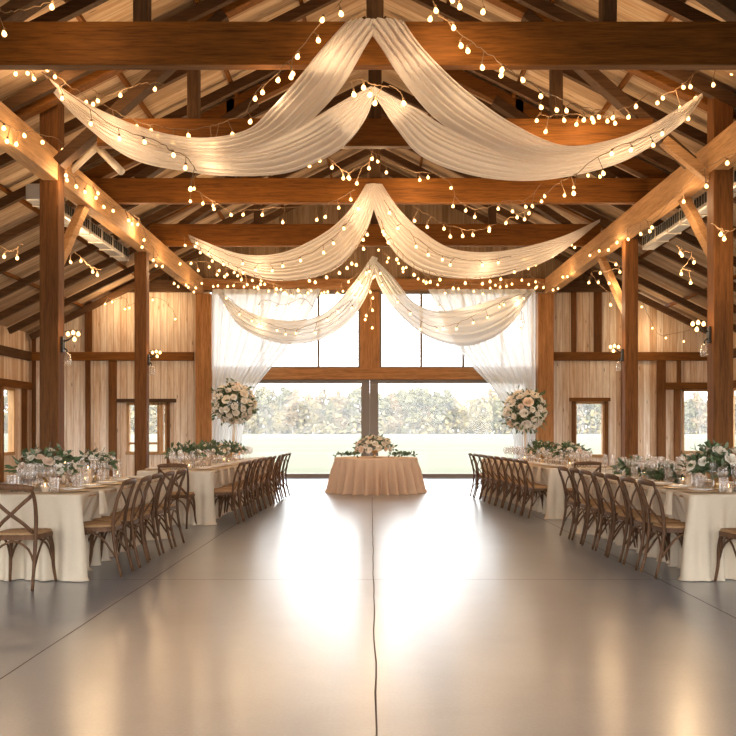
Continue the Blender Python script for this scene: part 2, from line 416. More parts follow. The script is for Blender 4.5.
# ------------------------------------------------------------------ glass doors, transoms, centre mullion
z_t0, z_t1 = 2.78, 3.11
def back_box(name, x0, x1, z0, z1, mat, y0=YB-.12, y1=YB+.12, parent=None, bevel=.008):
    c = Vector(((x0+x1)/2, (y0+y1)/2, (z0+z1)/2)); 
    loc = c if parent is None else c-parent.location
    return MB().box((0, 0, 0), (x1-x0, y1-y0, z1-z0)).obj(name, M[mat], parent, loc, 0, False, bevel)
tag(back_box('window_post', -.42, .13, z_t1, 5.27, 'orange_z'), 'orange timber post in the middle of the upper back window', 'post')
tag(back_box('transom_beam', -4.62, 4.5, z_t0, z_t1, 'orange_x', YB-.16), 'horizontal timber beam above the glass doors', 'beam')
for i, (xa, xb, sd, mids) in enumerate(((-4.62, -.42, 'left', (-1.6, -3.2)), (.13, 4.5, 'right', (1.31, 2.5, 3.6)))):
    w = struct(link(f'window_{k}', None), f'upper window panes {sd} of the middle post', 'window'); k += 1
    f = MB()
    for m in mids: f.box((m, YB, (z_t1+5.27)/2), (.07, .08, 5.27-z_t1))
    f.box(((xa+xb)/2, YB, z_t1+.02), (xb-xa, .09, .05)); f.box(((xa+xb)/2, YB, 5.24), (xb-xa, .09, .06)); f.box((xa+.03, YB, 4.2), (.06, .08, 2.1)); f.box((xb-.03, YB, 4.2), (.06, .08, 2.1))
    f.obj('window_frame', M['frame'], w)
    MB().box(((xa+xb)/2, YB+.02, (z_t1+5.27)/2), (xb-xa, .008, 5.27-z_t1)).obj('pane', M['pane'], w)
    d = struct(link(f'door_{i+1}', None), f'{sd} sliding glass door with bronze frame', 'door')
    xa2, xb2 = (xa, -.15) if i == 0 else (-.145, xb)
    f = MB(); c = (xa2+xb2)/2
    f.box((c, YB, z_t0-.05), (xb2-xa2, .14, .1)); f.box((c, YB, .06), (xb2-xa2, .16, .12)); f.box((xa2+.12, YB, 1.4), (.24, .12, 2.76)); f.box((xb2-.12, YB, 1.4), (.24, .12, 2.76))
    f.obj('door_frame', M['frame'], d, bevel=.006)
    MB().box((c, YB+.02, 1.4), (xb2-xa2-.3, .008, 2.6)).obj('pane', M['pane'], d)
trim((-4.62, YB-.1, .015), (4.5, YB-.1, .015), .2, .03, 'frame')

# ------------------------------------------------------------------ timber frame
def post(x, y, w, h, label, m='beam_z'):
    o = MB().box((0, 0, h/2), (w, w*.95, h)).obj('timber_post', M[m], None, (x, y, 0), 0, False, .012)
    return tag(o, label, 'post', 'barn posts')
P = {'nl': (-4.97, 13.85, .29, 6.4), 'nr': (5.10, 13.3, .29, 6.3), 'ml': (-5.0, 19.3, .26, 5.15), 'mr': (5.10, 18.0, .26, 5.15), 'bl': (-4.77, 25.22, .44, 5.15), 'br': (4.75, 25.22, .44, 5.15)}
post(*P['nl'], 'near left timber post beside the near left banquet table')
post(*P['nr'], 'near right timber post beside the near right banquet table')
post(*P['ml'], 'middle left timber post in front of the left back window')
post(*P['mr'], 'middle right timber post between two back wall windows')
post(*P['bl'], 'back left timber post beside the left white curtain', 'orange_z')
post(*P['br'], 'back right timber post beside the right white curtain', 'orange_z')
timber('plate_beam', (-4.97, 8, 5.375), (-4.92, 25.3, 5.375), .24, .45, 'plate_y', 'long pale lengthwise beam over the left posts', 'beam', 'lengthwise beams')
timber('plate_beam', (5.14, 8, 5.375), (4.87, 25.3, 5.375), .24, .45, 'plate_y', 'long pale lengthwise beam over the right posts', 'beam', 'lengthwise beams')
TIES = [(10.5, .5, 'nearest and largest tie beam across the top'), (13.5, .41, 'second tie beam from the front, behind the big drapes'), (17.0, .46, 'third tie beam from the front, behind the second drapes'), (20.9, .5, 'fourth tie beam from the front, nearest the back wall')]
for i, (y, h, lb) in enumerate(TIES):
    e = [5.9, 4.12, 5.55, 5.2][i]
    zb = (5.53, 5.55, 5.6, 5.6)[i]
    timber('tie_beam', (-e, y-.1, zb+h/2), (e, y-.1, zb+h/2), .16, h, 'beam_x', lb, 'beam', 'tie beams')
    zt = zb+h
    fr = ORD[i+1]+' truss from the front'
    for s, nm in ((-1, 'left'), (1, 'right')):
        timber('queen_post', (s*2.72, y+.02, zt), (s*2.72, y+.02, roof(2.72)-.05), .17, .2, 'rafter_z', f'{nm} upright strut standing on the {fr}', 'post', 'queen posts', (0, 1, 0))
        timber('strut', (s*(4.75 if i == 1 else 4.5), y+.03, 5.35 if i == 1 else zt), (s*2.25, y+.03, roof(2.25)-.3), .16, .24, 'rafter_x', f'{nm} slanting strut of the {fr}', 'beam', 'truss struts', (0, 1, 0))
        timber('truss_rafter', (s*(5.6), y+.02, roof(5.6)-.2), (s*.02, y+.02, roof(0)-.2), .2, .24, 'beam_x', f'{nm} top chord of the {fr}', 'beam', 'truss top chords')
    timber('king_post', (0, y+.02, zt), (0, y+.02, roof(0)-.1), .2, .22, 'rafter_z', f'middle upright of the {fr}', 'post', 'king posts', (0, 1, 0))
timber('header_beam', (-5.08, 25.3, 5.43), (4.97, 25.3, 5.43), .32, .33, 'orange_x', 'timber header beam above the white curtains', 'beam')
# rafters and purlins
ys = [25.2-1.5*i for i in range(12)]
for s, nm in ((-1, 'left'), (1, 'right')):
    for i, y in enumerate(ys):
        timber('rafter', (s*(HW-.16), y, roof(HW-.16)-.22), (s*.14, y, roof(.14)-.22), .11, .16, 'rafter_x', f'{ORD[i+1]} rafter from the back wall on the {nm} roof slope', 'rafter', 'roof rafters', bevel=0)
    for j, x in enumerate((8.2, 6.6, 4.0, 2.6, 1.2)):
        timber('purlin', (s*x, YF+.1, roof(x)-.07), (s*x, YB-.1, roof(x)-.07), .06, .07, 'beam_y', f'{ORD[j+1]} purlin up from the {nm} eave under the roof boards', 'purlin', 'roof purlins', bevel=0)
# knee braces
for p0, p1, lb in (((-4.97, 14.0, 3.85), (-4.97, 15.4, 5.2), 'knee brace behind the near left post'), ((5.14, 13.5, 3.85), (5.1, 14.9, 5.2), 'knee brace behind the near right post'),
                   ((5.08, 18.1, 3.65), (5.02, 20.0, 5.2), 'knee brace behind the middle right post')):
    timber('knee_brace', p0, p1, .14, .16, 'plate_y', lb, 'brace', 'knee braces')
timber('knee_brace', (5.05, 13.42, 5.05), (4.3, 13.42, 5.66), .14, .16, 'plate_x', 'short brace from the near right post up to the second tie beam', 'brace', 'knee braces', (0, 1, 0))
for x, y0, y1, sd in ((-5.36, 14.1, 19.2, 'left'), (5.46, 10.5, 18.0, 'right')):
    r = empty('metal_duct', f'grey metal duct running under the roof beside the {sd} lengthwise beam', 'duct', (x, (y0+y1)/2, 5.08), 0, 'metal ducts')
    L = y1-y0
    MB().box((0, 0, 0), (.24, L, .26)).obj('duct_body', M['metal'], r, bevel=.02)
    b = MB()
    for i in range(int(L/.7)): b.box((0, -L/2+.35+.7*i, 0), (.27, .04, .29))
    b.obj('duct_seam', M['pale_steel'], r)
    g = MB()
    for i in range(int(L/.12)): g.box((-.125*(1 if x > 0 else -1), -L/2+.06+.12*i, .02), (.02, .05, .16))
    g.obj('duct_grille', M['iron'], r)
    h = MB()
    for yy in (-L*.4, 0, L*.4): h.box((0, yy, .55), (.02, .02, .9))
    h.obj('hanger_rod', M['iron'], r)
o = MB().tube([at(70, 172, 14.4), at(97, 147, 14.2)], .05, 8).tube([at(97, 147, 14.2), at(122, 172, 14.0)], .06, 8).obj('steel_brace', M['pale_steel'], smooth=True)
tag(o, 'pale bent steel brace beside the near left post', 'brace')

# ------------------------------------------------------------------ drapes
def band(top, bot, dc, de, nf, amp, ph=0.0, back=0.0, bulge=.16, hold=.2):
    def fn(u, v):
        tx, ty = crom(top, u); bx, by = crom(bot, u)
        d = dc+(de-dc)*max(0.0, (u-hold)/(1-hold))+back
        w = math.hypot(tx-bx, ty-by)*d/F
        vv = v + .035*math.sin(2*PI*(1.5*v+u*.7+ph))*math.sin(PI*v)
        x, y = tx+(bx-tx)*vv, ty+(by-ty)*vv
        a = amp*min(1.0, w/.35)
        f = math.sin(2*PI*(nf*v+.35*math.sin(2.2*u+ph)+ph)) + .45*math.sin(2*PI*(nf*1.9*v+.6*u+ph*3)) + .35*noise.noise(Vector((v*7, u*2.2, ph*9)))
        p = at(x, y, d)
        p.y += a*f - bulge*w*math.sin(PI*v)
        p.z += .25*a*math.cos(2*PI*(nf*v+ph))
        return p
    return MB().grid(fn, 72, 64)
def swag(name, label, bands, mat='sheer', grp='ceiling drapes'):
    if len(bands) == 1:
        o = band(*bands[0][1:]).obj(name, M[mat], smooth=True); return tag(o, label, 'drape', grp)
    r = empty(name, label, 'drape', (0, 0, 0), 0, grp)
    for b in bands: band(*b[1:]).obj(b[0], M[mat], r, smooth=True)
    return r
L1t = [(346, 21), (320, 50), (296, 80), (271, 108), (246, 130), (201, 138), (150, 130), (100, 110), (65, 90), (40, 70)]
L1b = [(382, 21), (366, 46), (344, 84), (320, 112), (290, 138), (245, 158), (180, 156), (120, 130), (72, 101), (41, 72)]
L1t2 = [(371, 86), (345, 100), (318, 116), (290, 132), (250, 146), (201, 150), (150, 142), (105, 120), (68, 95), (40, 71)]
L1b2 = [(376, 90), (366, 118), (346, 144), (321, 160), (285, 173), (238, 176), (190, 172), (130, 158), (76, 117), (39, 75)]
swag('swag_drape', 'large ivory sheer drape swept to the left below the nearest beam',
     [('upper_fold', L1t, L1b, 10.18, 13.35, 6, .017, .1), ('lower_fold', L1t2, L1b2, 10.3, 13.4, 7, .017, .6, .12)])
R1t = [(404, 21), (419, 43), (444, 70), (472, 95), (512, 123), (562, 145), (610, 140), (650, 125), (680, 107), (702, 93)]
R1b = [(362, 21), (380, 46), (402, 80), (432, 116), (468, 140), (520, 160), (575, 160), (630, 141), (676, 113), (703, 95)]
R1t2 = [(374, 86), (396, 98), (420, 110), (445, 126), (480, 142), (530, 155), (580, 154), (630, 138), (677, 111), (702, 94)]
R1b2 = [(370, 90), (380, 104), (396, 128), (421, 156), (466, 174), (517, 181), (567, 177), (627, 160), (680, 125), (703, 97)]
swag('swag_drape', 'large ivory sheer drape swept to the right below the nearest beam',
     [('upper_fold', R1t, R1b, 10.18, 13.0, 6, .017, .3), ('lower_fold', R1t2, R1b2, 10.3, 13.05, 7, .017, .7, .12)])
L2t = [(366, 184), (347, 213), (321, 235), (281, 253), (241, 254), (201, 240), (168, 224)]
L2b = [(380, 184), (366, 232), (340, 266), (306, 279), (262, 279), (214, 260), (168, 227)]
swag('swag_drape', 'middle ivory drape sweeping left, hung with bulbs, under the third beam', [('f', L2t, L2b, 16.68, 21.4, 8, .02, .2)])
R2t = [(382, 184), (400, 210), (425, 233), (455, 249), (500, 251), (557, 238), (600, 219)]
R2b = [(366, 184), (384, 236), (409, 265), (445, 277), (495, 277), (550, 259), (600, 222)]
swag('swag_drape', 'middle ivory drape sweeping right, hung with bulbs, under the third beam', [('f', R2t, R2b, 16.68, 20.6, 8, .02, .6)])
L3t = [(372, 256), (352, 285), (327, 311), (300, 320), (268, 318), (240, 307), (219, 291)]
L3b = [(378, 258), (366, 297), (345, 325), (312, 342), (275, 342), (240, 326), (218, 294)]
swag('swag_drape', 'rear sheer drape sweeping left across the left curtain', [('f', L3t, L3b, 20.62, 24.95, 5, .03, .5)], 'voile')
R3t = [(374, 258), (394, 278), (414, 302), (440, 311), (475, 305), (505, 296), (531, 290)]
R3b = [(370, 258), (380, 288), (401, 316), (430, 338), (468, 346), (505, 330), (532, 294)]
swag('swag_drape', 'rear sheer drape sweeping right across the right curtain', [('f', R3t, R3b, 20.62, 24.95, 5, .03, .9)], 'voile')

def curtain(label, outer, inner, nf, ph):
    zt = 5.26; yy = 24.93
    def fn(u, v):
        py = 292+(477.2-292)*v
        i = 0
        while i < len(inner)-2 and inner[i+1][0] < py: i += 1
        (ya, xa), (yb2, xb) = inner[i], inner[i+1]; t = (py-ya)/(yb2-ya); t = min(max(t, 0), 1)
        xi = xa+(xb-xa)*t
        x = outer+(xi-outer)*u
        p = at(x, py, 25.0)
        w = abs(xi-outer)/107
        a = .05*(.35+.65*w)
        f = math.sin(2*PI*(nf*u+.1*math.sin(3*v)+ph))+.5*math.sin(2*PI*(nf*1.7*u+ph*2+.25*v))+.5*noise.noise(Vector((u*9, v*1.5, ph*5)))
        p.y = yy + a*f
        p.z = zt-(zt-.012)*v
        return p
    return tag(MB().grid(fn, 150, 50).obj('curtain', M['voile'], smooth=True), label, 'curtain', 'window curtains')
inL = [(292, 321), (310, 313), (330, 302), (350, 288), (370, 270), (385, 258), (400, 250), (430, 243), (478, 240)]
inR = [(292, 428), (310, 437), (330, 446), (350, 458), (370, 474), (385, 489), (400, 500), (430, 512), (478, 516)]
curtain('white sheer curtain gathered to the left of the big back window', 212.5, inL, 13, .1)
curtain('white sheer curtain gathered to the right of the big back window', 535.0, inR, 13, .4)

# ------------------------------------------------------------------ string lights
def bulb_mesh(r):
    prof = [(.35*r, .0), (.45*r, -.25*r), (.85*r, -.8*r), (1.0*r, -1.35*r), (.85*r, -1.95*r), (.45*r, -2.3*r), (.05*r, -2.42*r)]
    return MB().lathe(prof, 10).mesh('bulb', M['bulb'], True)
BULB = bulb_mesh(.027)
lamps = []
def lamp(p, e):
    l = bpy.data.lights.new('bulb_glow', 'POINT'); l.energy = e; l.color = (1, .68, .38); l.shadow_soft_size = .12
    link('bulb_glow', l, None, p)
LE = 15.0
def strand(pts, nb, label, every=5, sz=1.0, e=1.0):
    p3 = [at(*p) for p in pts]; base = p3[0].copy()
    n = max(24, nb*3); path = [Vector(crom([tuple(p) for p in p3], i/n)) for i in range(n+1)]
    wob = [Vector((rng.uniform(-1, 1), rng.uniform(-.3, .3), rng.uniform(-1, 1)))*.018 for _ in path]
    path = [p+w for p, w in zip(path, wob)]
    r = empty('string_light', label, 'string lights', base, 0, 'strings of warm bulbs')
    w = MB(); w.tube([p-base for p in path], .0055, 5)
    pos = []
    for i in range(nb):
        f = (i+.5+rng.uniform(-.33, .33))/nb*n; j = min(int(f), n-1)
        q = path[j].lerp(path[j+1], f-j)-base
        dr = rng.choice((.02, .04, .05, .08, .13, .2))
        off = Vector((rng.uniform(-.08, .08), rng.uniform(-.02, .02), -dr+.05*(rng.random() < .25)))
        w.tube([q, q+off*.6, q+off], .005, 4)
        w.tube([q+off+Vector((0, 0, .0)), q+off+Vector((0, 0, -.03))], .015*sz, 6)
        b = link('bulb', BULB, r, q+off+Vector((0, 0, -.028))); b.scale = (sz,)*3
        b.rotation_euler = (rng.uniform(-.35, .35), rng.uniform(-.35, .35), 0)
        pos.append(q+off+base+Vector((0, 0, -.1)))
    w.obj('wire', M['wire'], r)
    for i in range(every//2, len(pos), every): lamp(pos[i]+Vector((-.12 if pos[i].x > 0 else .12, -.12, -.06)), LE*e)
    return r
def d1(x): return 10.2+3.1*max(0, abs(x-372)/330-.2)/.8-.24
def d2(x): return 16.7+4.5*max(0, abs(x-374)/205-.2)/.8-.26
def d3(x): return 20.6+4.3*max(0, abs(x-374)/157-.2)/.8-.3
def on(fn, pts): return [(x, y, fn(x)) for x, y in pts]
def flat(d, pts): return [(x, y, d) for x, y in pts]
def along(X, pts): return [(x, y, F*X/(x-CX)) for x, y in pts]
strand([(345, -2, 9.7), (330, 13, 9.8), (302, 46, 10.1), (290, 60, 10.15), (279, 72, 10.3), (258, 90, 11.0), (246, 112, 11.5), (222, 123, 11.9), (203, 128, 12.1), (176, 128, 12.4), (150, 124, 12.6), (129, 118, 12.8), (100, 104, 12.9), (75, 90, 13.0), (52, 72, 13.1), (38, 67, 13.2)], 24,
       'string of bulbs dropping left from the nearest beam above the large left drape', e=.45)
strand(on(d1, [(42, 72), (75, 98), (115, 127), (151, 138), (170, 149), (188, 160), (196, 172)]), 7, 'string of bulbs lying on the fabric of the large left drape', 3, e=.1)
strand([(432, -4, 9.8), (440, 16, 9.95), (460, 33, 10.05), (480, 48, 10.1), (499, 62, 10.15), (520, 77, 10.6), (545, 92, 11.4), (565, 100, 12), (585, 108, 12.3), (605, 111, 12.5), (625, 108, 12.7), (650, 95, 12.8), (668, 94, 12.9), (685, 82, 12.9), (705, 68, 12.9), (740, 64, 12.9)], 26,
       'string of bulbs dropping right from the nearest beam above the large right drape', e=.45)
strand(flat(13.0, [(540, 112), (547, 116), (565, 114), (582, 115), (598, 115), (611, 117), (622, 118)]), 7, 'short string of bulbs along the right end of the second beam', 3)
strand(on(d1, [(703, 92), (690, 110), (670, 126), (643, 138), (625, 143), (610, 150), (590, 164), (575, 174)]), 8, 'string of bulbs lying on the fabric of the large right drape', 3, e=.1)
strand(flat(16.4, [(196, 174), (191, 186), (205, 196), (216, 203), (232, 211), (257, 209), (290, 207), (322, 205), (340, 198), (354, 190)]), 13, 'string of bulbs along the left half of the third beam')
strand(flat(14.3, [(303, 164), (322, 157), (336, 164), (346, 173), (358, 168), (368, 163), (373, 150)]), 9, 'short string of bulbs under the large left drape by the middle')
strand(flat(16.35, [(369, 150), (385, 158), (410, 171), (435, 173), (450, 184), (458, 200), (475, 209), (495, 205), (509, 200), (525, 200), (541, 184)]), 12, 'string of bulbs along the right half of the third beam')
strand(flat(16.2, [(606, 166), (578, 173), (556, 185), (540, 200), (522, 213), (500, 222), (480, 230), (455, 227), (435, 219), (414, 206)]), 18, 'sagging string of bulbs below the right half of the third beam')
strand(along(-4.72, [(-4, 118), (16, 130), (35, 133), (66, 145), (66, 172), (80, 178), (97, 190), (110, 204), (126, 210), (140, 221), (150, 243), (163, 260), (180, 277), (200, 286)]), 26, 'string of bulbs along the left lengthwise beam')
strand(along(4.82, [(740, 150), (695, 175), (654, 220), (644, 220), (620, 234), (605, 240), (590, 253), (573, 266), (560, 279), (548, 287)]), 16, 'string of bulbs along the right lengthwise beam')
strand(flat(18.8, [(597, 261), (611, 262), (619, 267), (606, 271), (592, 272), (600, 286), (616, 298)]), 7, 'tangled short string of bulbs beside the middle right post', 4)
strand(on(d2, [(170, 226), (200, 247), (230, 263), (262, 277), (300, 280), (332, 270), (353, 252), (366, 228)]), 24, 'string of bulbs along the lower edge of the middle left drape', e=.35)
strand(flat(20.4, [(182, 262), (208, 262), (230, 269), (255, 277), (285, 287), (320, 288), (350, 279), (370, 258)]), 26, 'string of bulbs sagging just below the middle left drape')
strand(flat(23.3, [(180, 284), (205, 279), (235, 282), (270, 286), (300, 287), (330, 289), (355, 285), (372, 274)]), 26, 'string of bulbs above the left curtain along the header beam')
strand(on(d3, [(222, 292), (245, 312), (270, 324), (295, 329), (325, 318), (345, 304), (362, 284), (372, 264)]), 14, 'string of bulbs lying on the rear left drape', e=.35)
strand(on(d2, [(378, 216), (393, 242), (413, 263), (440, 275), (470, 278), (505, 272), (540, 258), (570, 242), (598, 221)]), 22, 'string of bulbs along the lower edge of the middle right drape', e=.35)
strand(flat(23.0, [(378, 246), (390, 258), (404, 263), (415, 267), (435, 281), (460, 284), (485, 284), (500, 283), (515, 277), (530, 275), (540, 283), (554, 287)]), 26, 'string of bulbs above the right curtain along the header beam')
strand(on(d3, [(376, 264), (390, 290), (410, 312), (432, 326), (455, 324), (480, 312), (505, 300), (527, 293)]), 13, 'string of bulbs lying on the rear right drape', e=.35)
strand(on(d2, [(190, 238), (220, 251), (250, 262), (275, 263), (300, 257), (325, 244), (345, 226), (362, 200)]), 11, 'string of bulbs across the middle of the middle left drape', e=.35)
strand(on(d2, [(384, 200), (400, 222), (420, 241), (445, 256), (475, 260), (505, 258), (540, 248), (575, 232)]), 11, 'string of bulbs across the middle of the middle right drape', e=.35)
strand(flat(20.3, [(375, 268), (369, 285), (371, 303), (367, 316), (373, 328)]), 7, 'short string of bulbs hanging down in front of the middle window post', 4)
strand(flat(10.05, [(350, 82), (360, 80), (374, 84), (388, 86), (402, 92)]), 5, 'short string of bulbs at the knot of the two large drapes', 3, e=.5)
strand(flat(24.75, [(222, 294), (236, 308), (256, 320), (262, 300), (282, 305), (302, 298), (312, 306)]), 10, 'tiny bulbs twined across the top of the left curtain', e=.2)
strand(flat(24.75, [(438, 300), (450, 316), (470, 320), (480, 303), (500, 316), (515, 306), (524, 318), (522, 330)]), 13, 'tiny bulbs twined across the top of the right curtain', e=.2)
strand(flat(9.6, [(-6, 8), (6, 12), (22, 10), (48, 3), (60, -6)]), 2, 'string of bulbs at the top left corner above the nearest beam', 2)
strand(flat(9.6, [(448, -8), (459, -3), (472, -3), (488, -10)]), 3, 'string of bulbs above the nearest beam right of the middle', 2)
strand(flat(12.6, [(8, 60), (20, 61), (29, 72), (40, 70)]), 3, 'short string of bulbs left of the near left post top', 2)
strand(flat(12.9, [(92, 90), (110, 95), (139, 84), (165, 84)]), 3, 'short string of bulbs below the left end of the nearest beam', 2)
strand(flat(15.5, [(676, 246), (684, 250), (692, 254), (684, 268), (694, 271)]), 5, 'cluster of bulbs under the right aisle rafters', 3, e=1.9)
strand(flat(12.4, [(712, 224), (722, 230), (730, 231), (742, 226)]), 2, 'short string of bulbs right of the near right post', 2, e=1.9)
strand(flat(14.5, [(-10, 240), (2, 248), (12, 251), (22, 244)]), 3, 'short string of bulbs at the far left under the aisle rafters', 2, e=1.9)
strand(flat(17.0, [(65, 244), (78, 255), (90, 266), (101, 270)]), 4, 'short string of bulbs under the left aisle rafters right of the near post', 2, e=1.9)
strand(flat(24.9, [(100, 292), (112, 299), (126, 298), (128, 305), (157, 297), (174, 312)]), 6, 'string of bulbs high on the left of the back wall, standing in for reflections', 3, e=1.3)  # bulbs added at spots taken for reflected glints
strand(flat(24.9, [(636, 300), (643, 303), (658, 333), (676, 333), (690, 330)]), 4, 'string of bulbs high on the right of the back wall, lower ones for reflections', 3, e=1.3)  # upper bulbs real, lower ones added in place of reflected glints

# wall sconces on the posts
def sconce(x, y, z, s, label):
    r = empty('wall_sconce', label, 'sconce', (x, y, z), 0, 'post sconces')
    MB().box((s*.02, 0, 0), (.04, .1, .24)).obj('mounting_plate', M['iron'], r, bevel=.008)
    MB().tube([(s*.03, 0, .05), (s*.1, 0, .07), (s*.17, 0, .12), (s*.18, 0, .2)], .014, 6).obj('arm', M['iron'], r, smooth=True)
    r2 = MB().tube([(s*.03, 0, -.05), (s*.08, 0, -.08), (s*.09, 0, -.13)], .014, 6).obj('shade_arm', M['iron'], r, smooth=True)
    MB().lathe([(.03, 0), (.055, -.03), (.06, -.16), (.05, -.19)], 14, (s*.09, 0, -.13)).obj('glass_shade', M['glass'], r2, smooth=True)
    for dx, dz in ((.1, .2), (.18, .22), (.26, .2), (.2, .12)):
        b = link('bulb', BULB, r, (s*dx, 0, dz)); b.scale = (1.1,)*3
    MB().tube([(s*.05, 0, .2), (s*.18, 0, .225), (s*.28, 0, .2)], .007, 5).tube([(s*.18, 0, .225), (s*.19, 0, .12)], .007, 5).obj('wire', M['iron'], r)
    lamp((x+s*.25, y-.1, z+.2), LE*.25)
sconce(-4.825, 13.85, 2.66, 1, 'iron sconce with bulbs on the near left post')
sconce(-4.87, 19.3, 2.85, 1, 'iron sconce with bulbs on the middle left post')
sconce(4.955, 13.3, 2.75, -1, 'iron sconce with bulbs on the near right post')
sconce(4.97, 18.0, 2.85, -1, 'iron sconce with bulbs on the middle right post')

# ------------------------------------------------------------------ chairs
def smoothpath(pts, n): return [Vector(crom(pts, i/n)) for i in range(n+1)]
def make_chair():
    r = link('cross_back_chair', None)
    W = M['chair']
    seat = MB()
    def seat_fn(hw_f, hw_b, y0, y1, z0, z1, n=28, rd=.09):
        def outline(t):
            a = 2*PI*t; c, s = math.cos(a), math.sin(a)
            e = .42; x = math.copysign(abs(c)**e, c); y = math.copysign(abs(s)**e, s)
            yy = (y0+y1)/2+y*(y1-y0)/2; hw = hw_b+(hw_f-hw_b)*(yy-y0)/(y1-y0)
            return x*hw, yy
        vs = []; fs = []
        rings = [(.0, z0), (1.0, z0), (1.0, z1-.006), (.97, z1), (.0, z1+.004)]
        cy = (y0+y1)/2
        for k, z in rings:
            for i in range(n):
                x, y = outline(i/n); vs.append((x*k, cy+(y-cy)*k, z))
        for j in range(len(rings)-1):
            for i in range(n): fs.append((j*n+i, j*n+(i+1) % n, (j+1)*n+(i+1) % n, (j+1)*n+i))
        return vs, fs
    seat.add(*seat_fn(.205, .175, -.19, .20, .452, .474)); seat.obj('seat', M['rush'], r, smooth=True)
    sf = MB().add(*seat_fn(.215, .185, -.20, .21, .415, .455)).obj('seat_frame', W, r, smooth=False)
    for s in (-1, 1):
        p = smoothpath([(s*.185, -.275, .004), (s*.18, -.225, .2), (s*.182, -.195, .42), (s*.19, -.205, .56), (s*.196, -.235, .70), (s*.194, -.272, .80), (s*.18, -.295, .858)], 16)
        MB().tube(p, [.013+.004*math.sin(PI*i/16) for i in range(17)], 8).obj('back_leg', W, r, smooth=True)
        p = smoothpath([(s*.165, .17, .43), (s*.185, .185, .3), (s*.19, .19, .15), (s*.205, .215, .003)], 10)
        MB().tube(p, [.019-.007*i/10 for i in range(11)], 8).obj('front_leg', W, r, smooth=True)
    n = 14; p = []
    for i in range(n+1):
        t = i/n*2-1; p.append((t*.205, -.292-.03*(1-t*t), .853+.014*(1-t*t)))
    MB().tube(p, [.027*(1-.35*abs(i/n*2-1)**6) for i in range(n+1)], 8, .45, up=(0, 1, 0)).obj('top_rail', W, r, smooth=True)
    for s in (-1, 1):
        p = smoothpath([(s*.185, -.262, .80), (s*.09, -.272, .715), (0, -.262+.004*s, .635), (-s*.09, -.235, .56), (-s*.165, -.195, .472)], 12)
        MB().tube(p, .016, 6, .4, up=(0, 1, 0)).obj('cross_strap', W, r, smooth=True)
    for s in (-1, 1):     # bent braces under the seat
        p = smoothpath([(s*.187, .19, .17), (s*.188, .13, .33), (s*.188, .02, .405), (s*.186, -.1, .35), (s*.182, -.215, .19)], 12)
        MB().tube(p, .010, 6).obj('side_brace', W, sf, smooth=True)
    for y, nm in ((.185, 'front_brace'), (-.215, 'back_brace')):
        p = smoothpath([(-.185, y, .19), (-.13, y, .34), (0, y*.95, .405), (.13, y, .34), (.185, y, .19)], 12)
        MB().tube(p, .010, 6).obj(nm, W, sf, smooth=True)
    return r
proto = make_chair(); used = [False]
def chair(x, y, rz, label, group):
    o = copy_tree(proto) if used[0] else proto
    used[0] = True
    o.location = (x, y, 0); o.rotation_euler = (0, 0, rz)
    return tag(o, label, 'chair', group)

# ------------------------------------------------------------------ glassware, plates, flowers (prototypes)
WINE = MB().lathe([(.0, .002), (.032, .002), (.033, .005), (.006, .012), (.0045, .06), (.0045, .085), (.012, .092), (.033, .115), (.041, .145), (.039, .18), (.034, .205)], 14).mesh('wine_glass', M['glass'], True)
FLUTE = MB().lathe([(.0, .002), (.030, .002), (.030, .005), (.006, .012), (.0045, .05), (.0045, .085), (.012, .095), (.024, .13), (.027, .18), (.025, .235)], 14).mesh('champagne_flute', M['glass'], True)
WATER = MB().lathe([(.0, .003), (.030, .003), (.033, .02), (.037, .10), (.038, .125)], 14).mesh('water_tumbler', M['glass'], True)
PLATE = MB().lathe([(.0, .006), (.10, .004), (.115, .006), (.155, .018), (.16, .018), (.155, .013), (.11, .0), (.0, .0)], 28).mesh('charger_plate', M['charger'], True)
SMALL = MB().lathe([(.0, .006), (.07, .005), (.085, .008), (.115, .018), (.118, .016), (.08, .0), (.0, .0)], 24).mesh('dinner_plate', M['china'], True)
def put(name, me, p, label, cat, grp, rz=0):
    return tag(link(name, me, None, p, rz), label, cat, grp)

def rose_mesh(mat, seed, open_=1.0):
    r = random.Random(seed); b = MB(); R = 1.0
    for ring, (n, rad, hgt, tilt) in enumerate(((3, .20, .62, .12), (4, .36, .60, .3), (5, .56, .52, .55), (6, .80, .40, .9))):
        for i in range(n):
            a = 2*PI*(i+r.uniform(-.15, .15))/n + ring*.6; wid = 2*PI/n*.72
            tl = tilt*open_*r.uniform(.9, 1.1)
            def fn(u, v, a=a, wid=wid, rad=rad, hgt=hgt, tl=tl):
                th = a+(u-.5)*2*wid*(.55+.45*math.sin(PI*min(1, v*.9+.15)))
                rr = .1+(rad-.1)*math.sin(v*PI/2)+tl*.16*max(0, v-.6)*2.5
                z = -.35+hgt*v*1.3-(.22*tl*max(0, v-.7)*3)-.12*(abs(u-.5)*2)**2*v
                return (rr*math.cos(th), rr*math.sin(th), z)
            b.grid(fn, 4, 4)
    return b.mesh('rose', mat, True)
ROSES = [rose_mesh(M['petal'], 1), rose_mesh(M['petal'], 2, .8), rose_mesh(M['petal_p'], 3, .9), rose_mesh(M['petal'], 4, 1.2)]
